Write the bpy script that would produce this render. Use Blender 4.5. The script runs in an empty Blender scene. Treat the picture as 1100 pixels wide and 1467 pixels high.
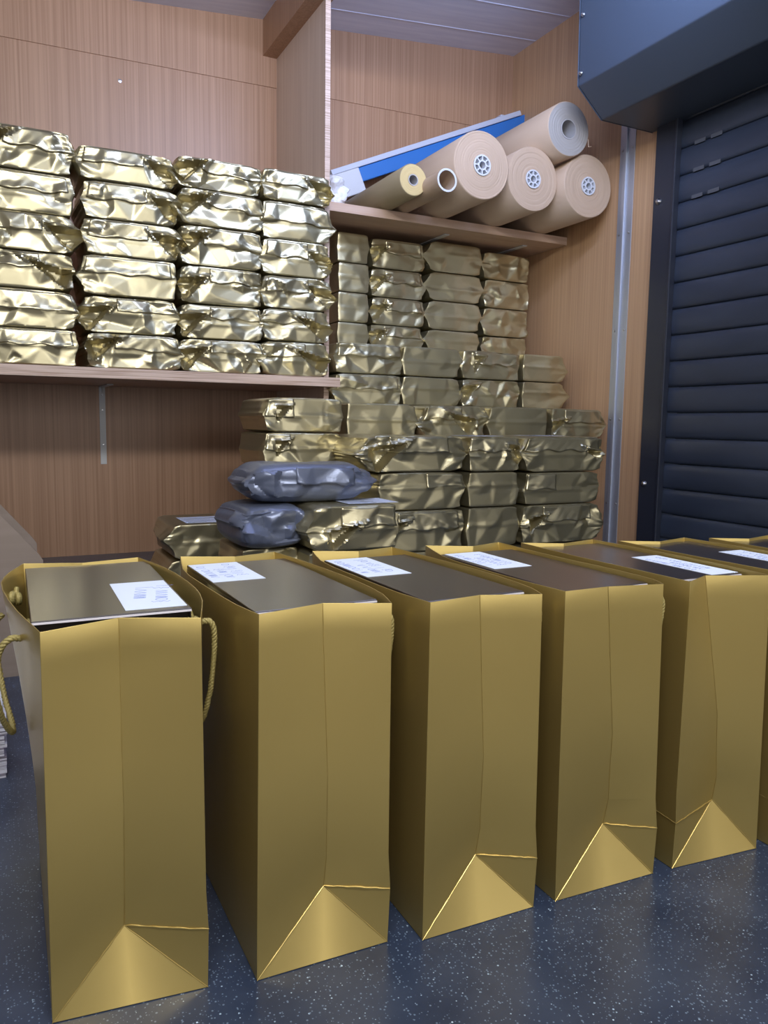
import bpy, math, random
import numpy as np
from mathutils import Matrix, Vector

C = bpy.context.scene.collection
SC = bpy.context.scene

# ------------------------------------------------------------------ camera
PITCH = math.atan(126/1110); YAW = math.radians(26.9); ROLL = math.radians(0.8)
Fv = Vector((math.sin(YAW)*math.cos(PITCH), math.cos(YAW)*math.cos(PITCH), -math.sin(PITCH)))
R0 = Vector((math.cos(YAW), -math.sin(YAW), 0)); U0 = R0.cross(Fv)
Rv = R0*math.cos(ROLL) + U0*math.sin(ROLL); Uv = U0*math.cos(ROLL) - R0*math.sin(ROLL)
cam = bpy.data.cameras.new('camera'); co = bpy.data.objects.new('camera', cam); C.objects.link(co)
cam.sensor_fit = 'VERTICAL'; cam.sensor_height = 36; cam.lens = 1110/1467*36; cam.clip_start = .02
m = Matrix((( Rv.x, Uv.x, -Fv.x, 0), (Rv.y, Uv.y, -Fv.y, 0), (Rv.z, Uv.z, -Fv.z, .49), (0, 0, 0, 1)))
co.matrix_world = m
SC.camera = co

# ------------------------------------------------------------------ world, lights, exposure
w = bpy.data.worlds.new('world'); SC.world = w; w.use_nodes = True
w.node_tree.nodes['Background'].inputs[0].default_value = (.6, .7, 1, 1)
w.node_tree.nodes['Background'].inputs[1].default_value = .05
SC.view_settings.view_transform = 'Standard'; SC.view_settings.look = 'None'
SC.view_settings.exposure = 0.0; SC.view_settings.gamma = 1; SC.view_settings.use_curve_mapping = False
def area(name, loc, target, sx, sy, power, col):
    l = bpy.data.lights.new(name, 'AREA'); l.shape = 'RECTANGLE'; l.size = sx; l.size_y = sy
    l.energy = power; l.color = col
    o = bpy.data.objects.new(name, l); C.objects.link(o); o.location = loc
    o.rotation_euler = (Vector(target)-Vector(loc)).to_track_quat('-Z', 'Y').to_euler()
    return o
area('lamp_over_counter', (.05, -.25, 1.78), (1.0, 2.2, .6), 1.1, .14, 32, (.95, .97, 1))
area('lamp_over_counter_rear', (.20, -.29, 1.78), (.2, -1.8, .5), 1.1, .14, 16, (.95, .97, 1))
area('haze_fill_ceiling', (1.15, 1.35, 1.80), (1.3, 2.2, 2.2), 1.0, .10, 25, (.52, .64, 1))  # added blue fill standing in for lens haze over ceiling and upper wall
area('fill_behind_camera', (.65, -1.55, .95), (.7, 2.0, .70), 2.7, 1.05, 20, (.97, .98, 1))  # added fill behind the camera, brightens reflections in bag folds and film

# ------------------------------------------------------------------ object helpers
def link(name, me, mat, parent=None):
    o = bpy.data.objects.new(name, me); C.objects.link(o)
    if mat is not None:
        me.materials.clear(); me.materials.append(mat)
    if parent is not None: o.parent = parent
    return o
def tag(o, label, cat, group=None, kind=None):
    o['label'] = label; o['category'] = cat
    if group: o['group'] = group
    if kind: o['kind'] = kind
    return o
def thing(name, loc, label, cat, group=None, rz=0):
    o = bpy.data.objects.new(name, None); C.objects.link(o); o.empty_display_size = .05
    o.location = loc; o.rotation_euler = (0, 0, rz)
    return tag(o, label, cat, group)
class MB:
    def __init__(s): s.v = []; s.f = []; s.sm = []
    def add(s, vs, fs, smooth=False):
        n = len(s.v); s.v += [tuple(p) for p in vs]; s.f += [tuple(i+n for i in q) for q in fs]; s.sm += [smooth]*len(fs); return s
    def box(s, a, b):
        (x0, y0, z0), (x1, y1, z1) = a, b
        return s.add([(x0,y0,z0),(x1,y0,z0),(x1,y1,z0),(x0,y1,z0),(x0,y0,z1),(x1,y0,z1),(x1,y1,z1),(x0,y1,z1)],
              [(0,3,2,1),(4,5,6,7),(0,1,5,4),(1,2,6,5),(2,3,7,6),(3,0,4,7)])
    def prism(s, poly, ax, a, b):      # poly in the other two axes, extruded along ax
        n = len(poly)
        def P(p, t):
            return (t, p[0], p[1]) if ax == 'x' else (p[0], t, p[1]) if ax == 'y' else (p[0], p[1], t)
        vs = [P(p, a) for p in poly] + [P(p, b) for p in poly]
        return s.add(vs, [tuple(range(n))[::-1], tuple(range(n, 2*n))] + [(i, (i+1) % n, n+(i+1) % n, n+i) for i in range(n)])
    def tube(s, pts, r, n=8, cap=True):
        pts = [Vector(p) for p in pts]; rings = []; up = Vector((0, 0, 1))
        for i, p in enumerate(pts):
            t = (pts[min(i+1, len(pts)-1)] - pts[max(i-1, 0)]).normalized()
            u = up - t*up.dot(t)
            if u.length < 1e-3: u = Vector((1, 0, 0)) - t*t.x
            u.normalize(); v = t.cross(u); up = u
            rr = r[i] if isinstance(r, (list, tuple)) else r
            rings.append([p + (u*math.cos(2*math.pi*k/n) + v*math.sin(2*math.pi*k/n))*rr for k in range(n)])
        vs = [q for g in rings for q in g]; fs = []
        for i in range(len(pts)-1):
            for k in range(n): fs.append((i*n+k, i*n+(k+1) % n, (i+1)*n+(k+1) % n, (i+1)*n+k))
        if cap: fs += [tuple(range(n))[::-1], tuple(range(len(vs)-n, len(vs)))]
        return s.add(vs, fs, True)
    def lathe(s, prof, c, axis='y', n=48):     # prof: (radius, along) open or closed profile
        vs = []; fs = []
        for (r, t) in prof:
            for k in range(n):
                a = 2*math.pi*k/n; u, v = r*math.cos(a), r*math.sin(a)
                vs.append((c[0]+u, c[1]+t, c[2]+v) if axis == 'y' else (c[0]+t, c[1]+u, c[2]+v) if axis == 'x' else (c[0]+u, c[1]+v, c[2]+t))
        for i in range(len(prof)-1):
            for k in range(n): fs.append((i*n+k, (i+1)*n+k, (i+1)*n+(k+1) % n, i*n+(k+1) % n))
        return s.add(vs, fs, True)
    def build(s, name, mat, parent=None, bevel=0, seg=2, angle=35):
        me = bpy.data.meshes.new(name); me.from_pydata(s.v, [], s.f); me.update()
        me.polygons.foreach_set('use_smooth', s.sm)
        if any(s.sm): me.set_sharp_from_angle(angle=math.radians(angle))
        o = link(name, me, mat, parent)
        import bmesh
        bm = bmesh.new(); bm.from_mesh(me); bmesh.ops.recalc_face_normals(bm, faces=bm.faces); bm.to_mesh(me); bm.free()
        if bevel:
            b = o.modifiers.new('bevel', 'BEVEL'); b.width = bevel; b.segments = seg; b.limit_method = 'ANGLE'
        return o

# ------------------------------------------------------------------ materials
def mat(name, col, rough=.5, metal=0, bump=None, coat=0, spec=.5, vary=None, alpha=None, coatr=.03):
    """bump: (kind, scale vec, strength, distance); vary: (scale vec, colour2, lo, hi, detail)"""
    M = bpy.data.materials.new(name); M.use_nodes = True; nt = M.node_tree; N = nt.nodes; L = nt.links
    b = N['Principled BSDF']; b.inputs['Base Color'].default_value = (*col, 1); b.inputs['Roughness'].default_value = rough
    b.inputs['Metallic'].default_value = metal; b.inputs['Coat Weight'].default_value = coat; b.inputs['Coat Roughness'].default_value = coatr
    b.inputs['Specular IOR Level'].default_value = spec
    tc = N.new('ShaderNodeTexCoord')
    def mapped(sc):
        mp = N.new('ShaderNodeMapping'); mp.inputs['Scale'].default_value = sc; L.new(tc.outputs['Object'], mp.inputs['Vector']); return mp.outputs[0]
    if vary:
        sc, c2, lo, hi, det = vary
        n = N.new('ShaderNodeTexNoise'); n.inputs['Scale'].default_value = 1; n.inputs['Detail'].default_value = det
        L.new(mapped(sc), n.inputs['Vector'])
        r = N.new('ShaderNodeValToRGB'); r.color_ramp.elements[0].position = lo; r.color_ramp.elements[1].position = hi
        r.color_ramp.elements[0].color = (*col, 1); r.color_ramp.elements[1].color = (*c2, 1)
        L.new(n.outputs['Fac'], r.inputs[0]); L.new(r.outputs[0], b.inputs['Base Color'])
    if bump:
        last = None
        for kind, sc, st, dist in (bump if isinstance(bump, list) else [bump]):
            if kind == 'noise':
                n = N.new('ShaderNodeTexNoise'); n.inputs['Detail'].default_value = 4; out = n.outputs['Fac']
            else:
                n = N.new('ShaderNodeTexVoronoi'); n.feature = 'F1' if kind == 'voronoi' else 'DISTANCE_TO_EDGE'; out = n.outputs['Distance']
            n.inputs['Scale'].default_value = 1; L.new(mapped(sc), n.inputs['Vector'])
            bp = N.new('ShaderNodeBump'); bp.inputs['Strength'].default_value = st; bp.inputs['Distance'].default_value = dist
            L.new(out, bp.inputs['Height'])
            if last: L.new(last.outputs[0], bp.inputs['Normal'])
            last = bp
        L.new(last.outputs[0], b.inputs['Normal'])
    if alpha is not None: b.inputs['Alpha'].default_value = alpha
    return M
PLY = mat('mahogany_ply', (.33, .18, .10), .42, vary=((170, 170, 1.3), (.46, .27, .16), .3, .7, 6), bump=('noise', (240, 240, 2), .25, .0006))
PLYR = mat('ply_painted_lit', (.44, .26, .14), .42, vary=((150, 150, 1.2), (.58, .36, .20), .3, .7, 6))  # lighter, warmer copy of the ply: lamp light painted into the colour
PALEPLY = mat('pale_ply_face', (.60, .46, .36), .5, vary=((60, 60, 1.5), (.70, .56, .45), .3, .7, 5))
SHELFPLY = mat('shelf_ply', (.50, .33, .23), .5, vary=((3, 60, 60), (.62, .45, .34), .3, .7, 5))
PLYEDGE = mat('ply_edge', (.66, .50, .40), .6, vary=((4, 4, 260), (.42, .28, .20), .45, .62, 3))
CEIL = mat('ceiling_board', (.64, .67, .82), .5, vary=((1.2, 45, 45), (.74, .77, .90), .3, .7, 4))
PAINT = mat('painted_wall', (.62, .60, .57), .6)
FLOOR = mat('vinyl_floor', (.12, .12, .13), .5)
GOLD = mat('gold_film', (.50, .44, .27), .34, .86, bump=[('noise', (30, 30, 30), .09, .004)])
GOLDIN = mat('gold_film_fold', (.53, .47, .30), .31, .86, bump=[('noise', (40, 40, 40), .15, .004)])
GREY = mat('grey_film', (.16, .18, .245), .34, .35, bump=[('noise', (50, 50, 50), .25, .004)])
BAG = mat('gold_bag_paper', (.45, .33, .105), .35, .66, bump=[('noise', (7, 7, 5), .06, .02), ('noise', (500, 500, 60), .05, .0004)])
BOXM = mat('black_box_card', (.030, .022, .020), .30, 0, spec=1, coat=.7, coatr=.17, bump=[('noise', (300, 8, 20), .10, .0006)])
EDGE = mat('white_card_edge', (.75, .70, .72), .6)
STICK = mat('sticker_paper', (.74, .80, .90), .55)
INK = mat('blue_ink', (.16, .22, .55), .5)
ROPE = mat('olive_gold_cord', (.36, .29, .10), .55, .2, bump=('noise', (900, 900, 900), .6, .001))
DARK = mat('shutter_slate', (.028, .037, .060), .40, .0, vary=((3, 3, 12), (.038, .049, .076), .35, .65, 3))
HOUS = mat('housing_slate', (.052, .070, .100), .42)
RAIL = mat('rail_slate', (.022, .026, .040), .4)
ALU = mat('aluminium', (.50, .53, .60), .48, .7, bump=('noise', (200, 200, 3), .1, .0005))
ZINC = mat('white_steel', (.60, .60, .60), .45)
SCREW = mat('screw_steel', (.6, .6, .62), .3, 1)
KRAFT = mat('kraft_paper', (.50, .36, .25), .62, vary=((10, 2, 10), (.56, .42, .30), .3, .7, 3))
KEND = mat('kraft_roll_end', (.50, .36, .25), .7)
KENDG = mat('grey_roll_end', (.36, .33, .30), .7)
YEND = mat('yellow_roll_end', (.58, .44, .20), .7)
YSIDE = mat('olive_roll_paper', (.33, .26, .15), .6)
CORE = mat('grey_core', (.40, .38, .37), .8)
PLUG = mat('white_plastic', (.62, .63, .66), .4)
BLUE = mat('blue_foam', (.03, .17, .52), .5)
PALE = mat('pale_plastic', (.55, .58, .68), .4)
WRAP = mat('clear_wrap', (.80, .80, .84), .25, bump=('voronoi', (90, 90, 90), .6, .004))
CARD = mat('cardboard', (.25, .195, .155), .7, vary=((2, 2, 60), (.27, .21, .17), .4, .6, 2))
PAPER = mat('white_paper', (.78, .78, .84), .6)
PAPEDGE = mat('paper_edges', (.72, .70, .74), .7, vary=((2, 2, 420), (.25, .22, .26), .45, .6, 2))
LABELM = mat('shipping_label_paper', (.62, .67, .80), .5)
# counter: navy laminate with pale flecks
def counter_mat():
    M = bpy.data.materials.new('speckled_laminate'); M.use_nodes = True; nt = M.node_tree; N = nt.nodes; L = nt.links
    b = N['Principled BSDF']; b.inputs['Roughness'].default_value = .3; b.inputs['Specular IOR Level'].default_value = .5
    tc = N.new('ShaderNodeTexCoord')
    base = N.new('ShaderNodeTexNoise'); base.inputs['Scale'].default_value = 14; base.inputs['Detail'].default_value = 8
    L.new(tc.outputs['Object'], base.inputs['Vector'])
    cr = N.new('ShaderNodeValToRGB'); cr.color_ramp.elements[0].color = (.018, .028, .055, 1); cr.color_ramp.elements[1].color = (.040, .054, .088, 1)
    cr.color_ramp.elements[0].position = .3; cr.color_ramp.elements[1].position = .7
    L.new(base.outputs['Fac'], cr.inputs[0]); cur = cr.outputs[0]
    for sc, th, col, keep in ((90, .13, (.50, .62, .74), .72), (210, .18, (.34, .44, .54), .58), (400, .24, (.14, .19, .26), .38)):
        v = N.new('ShaderNodeTexVoronoi'); v.inputs['Scale'].default_value = sc; L.new(tc.outputs['Object'], v.inputs['Vector'])
        lt = N.new('ShaderNodeMath'); lt.operation = 'LESS_THAN'
        # the fleck radius differs from cell to cell
        sp = N.new('ShaderNodeSeparateColor'); L.new(v.outputs['Color'], sp.inputs[0])
        sb = N.new('ShaderNodeMath'); sb.operation = 'SUBTRACT'; L.new(sp.outputs[0], sb.inputs[0]); sb.inputs[1].default_value = keep
        mu = N.new('ShaderNodeMath'); mu.operation = 'MULTIPLY'; L.new(sb.outputs[0], mu.inputs[0]); mu.inputs[1].default_value = th*2.6
        L.new(v.outputs['Distance'], lt.inputs[0]); L.new(mu.outputs[0], lt.inputs[1])
        mx = N.new('ShaderNodeMix'); mx.data_type = 'RGBA'; L.new(lt.outputs[0], mx.inputs[0]); L.new(cur, mx.inputs[6]); mx.inputs[7].default_value = (*col, 1)
        cur = mx.outputs[2]
    L.new(cur, b.inputs['Base Color'])
    return M
COUNTER = counter_mat()

# ------------------------------------------------------------------ the room
YB, XR = 2.98, 2.12
def struct(mb, name, m_, parent=None, **k):
    o = mb.build(name, m_, parent, **k)
    if parent is None: o['kind'] = 'structure'
    return o
struct(MB().box((-1.7, -1.6, -.95), (XR+.1, YB+.1, -.9)), 'floor', FLOOR)
struct(MB().box((-1.7, YB, -.9), (XR, YB+.04, 2.4)), 'wall_back', PLY)
# upper ply sheet overlaps the lower one along a nearly level seam
struct(MB().prism([(-1.7, 1.69), (2.1, 1.783), (2.1, 2.3), (-1.7, 2.3)], 'y', YB-.004, YB), 'trim_1', PLY)
struct(MB().box((-1.74, -1.6, -.9), (-1.7, YB, 2.4)), 'wall_left', PAINT)
struct(MB().box((-1.7, -1.64, -.9), (XR, -1.6, 2.4)), 'wall_front', PAINT)
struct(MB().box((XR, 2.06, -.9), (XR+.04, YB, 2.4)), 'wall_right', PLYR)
struct(MB().box((XR+.05, -1.6, -.9), (XR+.09, 2.0, 2.4)), 'wall_outer', PAINT)
# ceiling rises towards the shutter side
def cz(x): return 1.903 + .1005*(x-.1)
struct(MB().prism([(-1.74, cz(-1.74)), (XR+.1, cz(XR+.1)), (XR+.1, cz(XR+.1)+.05), (-1.74, cz(-1.74)+.05)], 'y', -1.64, YB+.04), 'ceiling', CEIL)
g = MB()
for i in range(13):
    y = YB-.16-i*.22
    g.prism([(-1.70, cz(-1.70)-.0015), (XR-.002, cz(XR)-.0015), (XR-.002, cz(XR)+.002), (-1.70, cz(-1.70)+.002)], 'y', y, y+.006)
struct(g, 'trim_2', CEIL)
# dividing panel and beam over it
t = struct(MB().box((1.026, 2.495, 0), (1.042, YB, cz(1.04)+.002)), 'divider_panel', PALEPLY); t['kind'] = 'structure'; t.name = 'wall_divider'
struct(MB().box((1.025, 2.489, 0), (1.043, 2.495, cz(1.04)+.002)), 'trim_3', PLYEDGE)
struct(MB().box((.972, 1.2, 1.862), (1.053, YB-.004, cz(1.0)+.01)), 'trim_4', PLY)
# counter
o = MB().box((-1.69, .10, -.04), (XR-.002, YB, 0)).build('laminate_counter', COUNTER, bevel=.003)
tag(o, 'dark navy speckled laminate counter the gold bags stand on', 'counter')
o = MB().box((-1.69, .16, -.9), (XR-.01, .18, -.04)).build('counter_front_panel', PLY); tag(o, 'plywood panel under the front edge of the counter', 'panel')

# aluminium angle on the right wall
al = thing('aluminium_angle', (XR, 2.25, 0), 'vertical riveted aluminium angle strip on the plywood beside the shutter', 'metal strip')
MB().prism([(-.003, -.04), (0, -.04), (0, .035), (-.003, .035)], 'z', 0, 1.62).build('flange', ALU, al, bevel=.0008)
MB().prism([(-.010, -.004), (-.002, -.004), (-.002, .012), (-.010, .012)], 'z', 0, 1.62).build('rib', ALU, al, bevel=.002)
for z in (1.50, 1.20, .85, .52, .20):
    for y in (-.027, .022):
        MB().lathe([(.0001, -.0060), (.003, -.0055), (.0042, -.0035), (.0042, -.002)], (0, y, z), 'x', 12).build('rivet', SCREW, al)
# small screws in the ply
for i, (p, lb) in enumerate([((XR, 2.10, 1.08), 'small steel screw in the plywood strip right of the aluminium angle, upper one'),
              ((XR, 2.07, .20), 'small steel screw in the plywood strip right of the aluminium angle, lowest one')]):
    tag(MB().lathe([(.0001, -.002), (.003, -.0015), (.004, .0)], p, 'x', 10).build('wall_screw', SCREW), lb, 'screw', 'screws in the plywood')
tag(MB().lathe([(.0001, -.003), (.006, -.002), (.007, 0)], (.452, YB-.0, 1.67), 'y', 12).build('wall_screw', SCREW),
    'small pale screw head high on the back wall above the shelf parcels', 'screw', 'screws in the plywood')

# roller shutter
sh = thing('roller_shutter', (XR, 1.0, 0), 'dark slate roller shutter of curved horizontal slats filling the right wall', 'roller shutter')
def slat(z0, n0=0):
    prof = [(.004, 0), (-.001, .003), (-.0035, .010), (-.0058, .026), (-.0062, .045), (-.0045, .066), (-.002, .078), (.001, .083), (.004, .087)]
    return [(x, z+z0) for x, z in prof]
for i in range(18):
    z0 = i*.0885+.012-.0885*0
    pr = slat(z0); vs = []; fs = []
    ys = [-.95, 1.045]
    for y in ys: vs += [(x, y, z) for x, z in pr]
    n = len(pr)
    for k in range(n-1): fs.append((k, k+1, n+k+1, n+k))
    back = [(x+.006, y, z) for y in ys for x, z in pr]
    mb = MB().add(vs+back, fs + [(a+2*n, b+2*n, c+2*n, d+2*n) for a, b, c, d in fs] + [(0, n, 3*n, 2*n), (n-1, 2*n-1, 4*n-1, 3*n-1)], True)
    s_ = mb.build('slat', DARK, sh, angle=60)
    s_.location.x = .0
for z in (1.245, 1.333, 1.425):          # pale patches on the upper slats
    for y in (.922, .858):
        pass
rl = MB().box((-.024, 1.0, 0), (.0, 1.09, 1.53))
rl.build('guide_rail', RAIL, sh, bevel=.004)
MB().box((-.030, .992, 0), (-.004, 1.002, 1.53)).build('rail_lip', RAIL, sh, bevel=.003)
for z in (1.268, .29):
    MB().lathe([(.0001, -.012), (.006, -.010), (.0095, -.005), (.011, 0)], (-.024, 1.062, z), 'x', 20).build('bolt', SCREW, sh)
PALEMARK = mat('slat_pale_mark', (.085, .092, .11), .5)  # even pale colour of the small flat marks on the slats
for z in (1.255, 1.341, 1.428):
    for y in (.915, .850):
        MB().box((.0005, y-.022, z-.006), (.0014, y+.022, z+.006)).build('pale_mark', PALEMARK, sh).location = (-.0062, 0, 0)

# shutter housing
hs = thing('shutter_housing', (XR, 1.0, 1.52), 'slate blue folded metal housing above the roller shutter', 'shutter housing')
prof = [(0, 0), (-.235, 0), (-.342, .088), (-.349, cz(1.77)-1.52-.005), (0, cz(XR)-1.52-.01)]
hp = [(x, z) for x, z in prof]
MB().prism(hp, 'y', -2.5, 1.13).build('cover', HOUS, hs, bevel=.004)
MB().prism([(x*1.004, z*1.004) for x, z in prof[:4]] + [(0, prof[4][1])], 'y', 1.131, 1.134).build('end_cap', HOUS, hs, bevel=.001)
for z in (.27, .09): MB().lathe([(.0001, -.008), (.005, -.006), (.007, 0)], (-.349, 1.11, z+.03), 'x', 14).build('bolt', SCREW, hs)

# ------------------------------------------------------------------ shelves
sf = thing('wall_shelf', (0, 2.42, .612), 'long plywood wall shelf on the left carrying four stacks of gold parcels', 'shelf')
MB().box((-1.0, .003, 0), (1.024, .56-.002, .030)).build('board', SHELFPLY, sf)
MB().box((-1.0, 0, 0), (1.024, .003, .030)).build('edge', PLYEDGE, sf)
MB().box((1.024, 0, 0), (1.056, .066, .030)).build('end_strip', PLYEDGE, sf)
def bracket(x, z, up, arm, leg, label, m_=ZINC, yb=YB):
    b = thing('shelf_bracket', (x, yb, z), label, 'shelf bracket', 'steel shelf brackets')
    MB().box((-.0105, -.003, -leg), (.0105, 0, 0)).build('wall_leg', m_, b, bevel=.0006)
    MB().box((-.0105, -arm, -.004), (.0105, -.003, 0)).build('arm', m_, b, bevel=.0006)
    MB().prism([(-.003, -.004), (-.003, -.022), (-.022, -.004)], 'x', -.0012, .0012).build('gusset', m_, b)
    for k, dz in enumerate((.03, .085, .21)):
        if dz < leg-.01: MB().lathe([(.0001, -.0052), (.003, -.0048), (.0042, -.003)], (0, 0, -dz), 'y', 12).build('screw', SCREW, b)
    return b
bracket(.365, .611, 0, .22, .28, 'white steel angle bracket under the left wall shelf')
rs = thing('roll_shelf', (1.043, 2.57, 1.222), 'plywood shelf at upper right carrying the paper rolls', 'shelf')
MB().box((0, .003, 0), (XR-1.043-.001, .41-.001, .030)).build('board', SHELFPLY, rs)
MB().box((0, 0, 0), (XR-1.043-.001, .003, .030)).build('edge', SHELFPLY, rs)
bracket(1.60, 1.221, 0, .33, .02, 'steel bracket arm under the middle of the roll shelf')
bracket(1.97, 1.221, 0, .33, .02, 'steel bracket arm under the right end of the roll shelf')
ls = thing('low_shelf', (1.053, 2.235, .425), 'low plywood shelf behind the front stacks of gold parcels', 'shelf')
MB().box((-.04, 0, 0), (.95, YB-2.235-.001, .022)).build('board', SHELFPLY, ls)
for x in (.0, .88): MB().box((x, .02, -.425), (x+.03, .7, 0)).build('support', SHELFPLY, ls)

# ------------------------------------------------------------------ parcels
def tri(x): return np.abs((x % 1.0)-.5)*2
def sstep(a, b, x):
    t_ = np.clip((x-a)/(b-a), 0, 1); return t_*t_*(3-2*t_)
class Film:
    """shape of one film-wrapped carton: rounded box, pinched ends, pleats, creases"""
    def __init__(s, hx, hy, hz, seed, cr, finl, finr, r=.007, soft=0, hole=None, hflip=1, ridge=None):
        s.h = np.array((hx, hy, hz)); s.cr = cr; s.fin = (finl, finr); s.r = r; s.soft = soft; s.hole = hole
        g_ = np.random.default_rng(seed); s.ph = g_.random(12)
        s.cre = []
        # crumple field: random heights on a scattered net of points, linear in each triangle (flat facets, sharp folds)
        smax = hx+2*hy*.6; pts = []; hs = []
        def put(u, v, hgt):
            hgt *= 1+1.0*soft
            if abs(u) < smax*.999 and abs(v) < hz*.93 and all((u-a_)**2+(v-b_)**2 > .016**2 for a_, b_ in pts):
                pts.append((u, v)); hs.append(hgt)
        for u in np.linspace(-smax, smax, 9):
            for v in (-hz, hz): pts.append((u, v)); hs.append(0.)
        for v in (-.5*hz, .5*hz):
            for u in (-smax, smax): pts.append((u, v)); hs.append(0.)
        for sd, sg in ((0, -1), (1, 1)):
            cu = sg*hx*g_.uniform(.68, .98); cv = hz*g_.uniform(-.4, .4); st_ = finl if sd == 0 else finr
            put(cu, cv, -(.004+.010*st_)*(.3+.7*cr)); m0 = g_.random()*6.28; nn = int(6+3*cr)
            for q_ in range(nn):
                a_ = m0+q_*6.283/nn+g_.normal(0, .12); rr_ = g_.uniform(.022, .055)*(1+.3*(q_ % 2))
                put(cu+rr_*math.cos(a_)*1.2, cv+rr_*math.sin(a_)*.8, ((.0060 if q_ % 2 else -.0060)+g_.normal(0, .0016))*(.25+.8*cr))
            for q_ in range(int(3+5*cr)):
                put(sg*(hx+g_.uniform(-.09, .6*hy)), g_.uniform(-hz, hz), g_.normal(.0005, .0058)*(.2+.8*cr))
        for q_ in range(int(2+6*cr)):
            put(g_.uniform(-.65, .65)*hx, g_.uniform(-hz, hz), g_.normal(.0010, .0042)*(.12+.88*cr*cr))
        from mathutils.geometry import delaunay_2d_cdt
        r_ = delaunay_2d_cdt([Vector(p) for p in pts], [], [], 0, 1e-6)
        s.tri = (np.array([tuple(v) for v in r_[0]]), np.array([hs[o[0]] if o else 0 for o in r_[3]]), [tuple(f) for f in r_[2] if len(f) == 3])
        s.low = [(g_.normal(0, 9, 3), g_.random()*6.28) for _ in range(6)]
        s.ridge = ridge if ridge is not None else g_.uniform(-.15, .25)
        s.nple = g_.uniform(2.2, 3.6, 2); s.topsag = g_.uniform(0, .003)
        s.fz = g_.uniform(-.35, .35, 2)
    def __call__(s, P, n, free=False):
        hx, hy, hz = s.h; x, y, z = P[:, 0].copy(), P[:, 1].copy(), P[:, 2].copy()
        nx, ny, nz = n[:, 0], n[:, 1], n[:, 2]
        h = np.zeros(len(P))
        ee = 1-s.fin[0]*0
        U = np.where(np.abs(nx) > .75, np.sign(x)*(hx+(y+hy)), x); Vv = z
        tv, th_, tf = s.tri
        hh = np.zeros(len(P))
        for (ia, ib, ic) in tf:
            A, B, C_ = tv[ia], tv[ib], tv[ic]
            den = (B[1]-C_[1])*(A[0]-C_[0])+(C_[0]-B[0])*(A[1]-C_[1])
            if abs(den) < 1e-12: continue
            l1 = ((B[1]-C_[1])*(U-C_[0])+(C_[0]-B[0])*(Vv-C_[1]))/den
            l2 = ((C_[1]-A[1])*(U-C_[0])+(A[0]-C_[0])*(Vv-C_[1]))/den
            l3 = 1-l1-l2; ins = (l1 >= -1e-6) & (l2 >= -1e-6) & (l3 >= -1e-6)
            hh[ins] = (l1*th_[ia]+l2*th_[ib]+l3*th_[ic])[ins]
        h += np.where((ny > .5) | (np.abs(nz) > .8), 0, hh)
        for q, ph in s.low: h += (.0003+.0018*s.soft)*np.sin(P@q*1.6+ph)
        for sd, sg in ((0, -1), (1, 1)):
            e = sstep(.45, 1, x*sg/hx); th = np.arctan2(z-s.fz[sd]*hz, hx*1.12-x*sg)
            amp = (.0006+.0022*s.cr)*(.25+s.fin[sd])
            h += amp*e*(tri(th*s.nple[sd]/1.6+s.ph[sd])-.5)*1.6*(np.abs(nz) < .8)
        # lengthwise fold on the front
        h += .0022*np.maximum(0, 1-np.abs(z/hz-s.ridge)/.16)*(np.abs(nz) < .6)*(np.abs(nx) < .6)
        vert = np.abs(nz)
        h = np.where(vert > .55, np.minimum(h, 0)*.5-.0004, h)
        x = x+nx*h; y = y+ny*h; z = z+nz*h
        for sd, sg in ((0, -1), (1, 1)):
            f = s.fin[sd]; e = np.clip((P[:, 0]*sg/hx-.80)/.20, 0, 1)
            zc = s.fz[sd]*hz*.5
            zz = np.clip(1-np.abs(P[:, 2]-zc)/hz, 0, 1)
            x += sg*f*.052*zz**1.7*e*(1-.45*(P[:, 1]/hy+1)/2)*(.75+.25*np.cos(P[:, 1]/hy*2+s.ph[3+sd]*6))
            k = f*.16*e
            z = z*(1-k)+zc*k*.6
        if s.soft:
            d = np.sqrt((P[:, 0]/hx)**2+(P[:, 1]/hy)**2)
            z = z*(1-.30*s.soft*sstep(.75, 1.35, d))
        z -= s.topsag*sstep(.2, 1, P[:, 2]/hz)*(.5+.5*np.sin(P[:, 0]*22+s.ph[6]*6))*(0.3+.7*s.cr)
        if s.hole:
            hxx, hzz, a_, b_, dep = s.hole
            u = (P[:, 0]-hxx*hx); v = (P[:, 2]-hzz*hz)+.35*u*np.sign(hxx)
            # a three cornered mouth where the folded film gapes: steep rim, deep inside
            a_, b_ = a_*.72, b_*.72
            sg_ = np.sign(hxx); d = np.maximum.reduce([v/b_*1.0-.25*u*sg_/a_, -v/b_*.75-u*sg_/a_*.65, u*sg_/a_*.9-v/b_*.1])
            ins = np.clip((1-d)*2.2, 0, 1)
            y += np.where(ny < -.3, dep*1.1*ins, 0)
            y += np.where(ny < -.3, -.008*np.clip(1-np.abs(d-1.15)/.35, 0, 1)*(v > -.2*b_), 0)
        z = np.clip(z, -hz, hz)
        return np.stack((x, y, z), 1)
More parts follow.
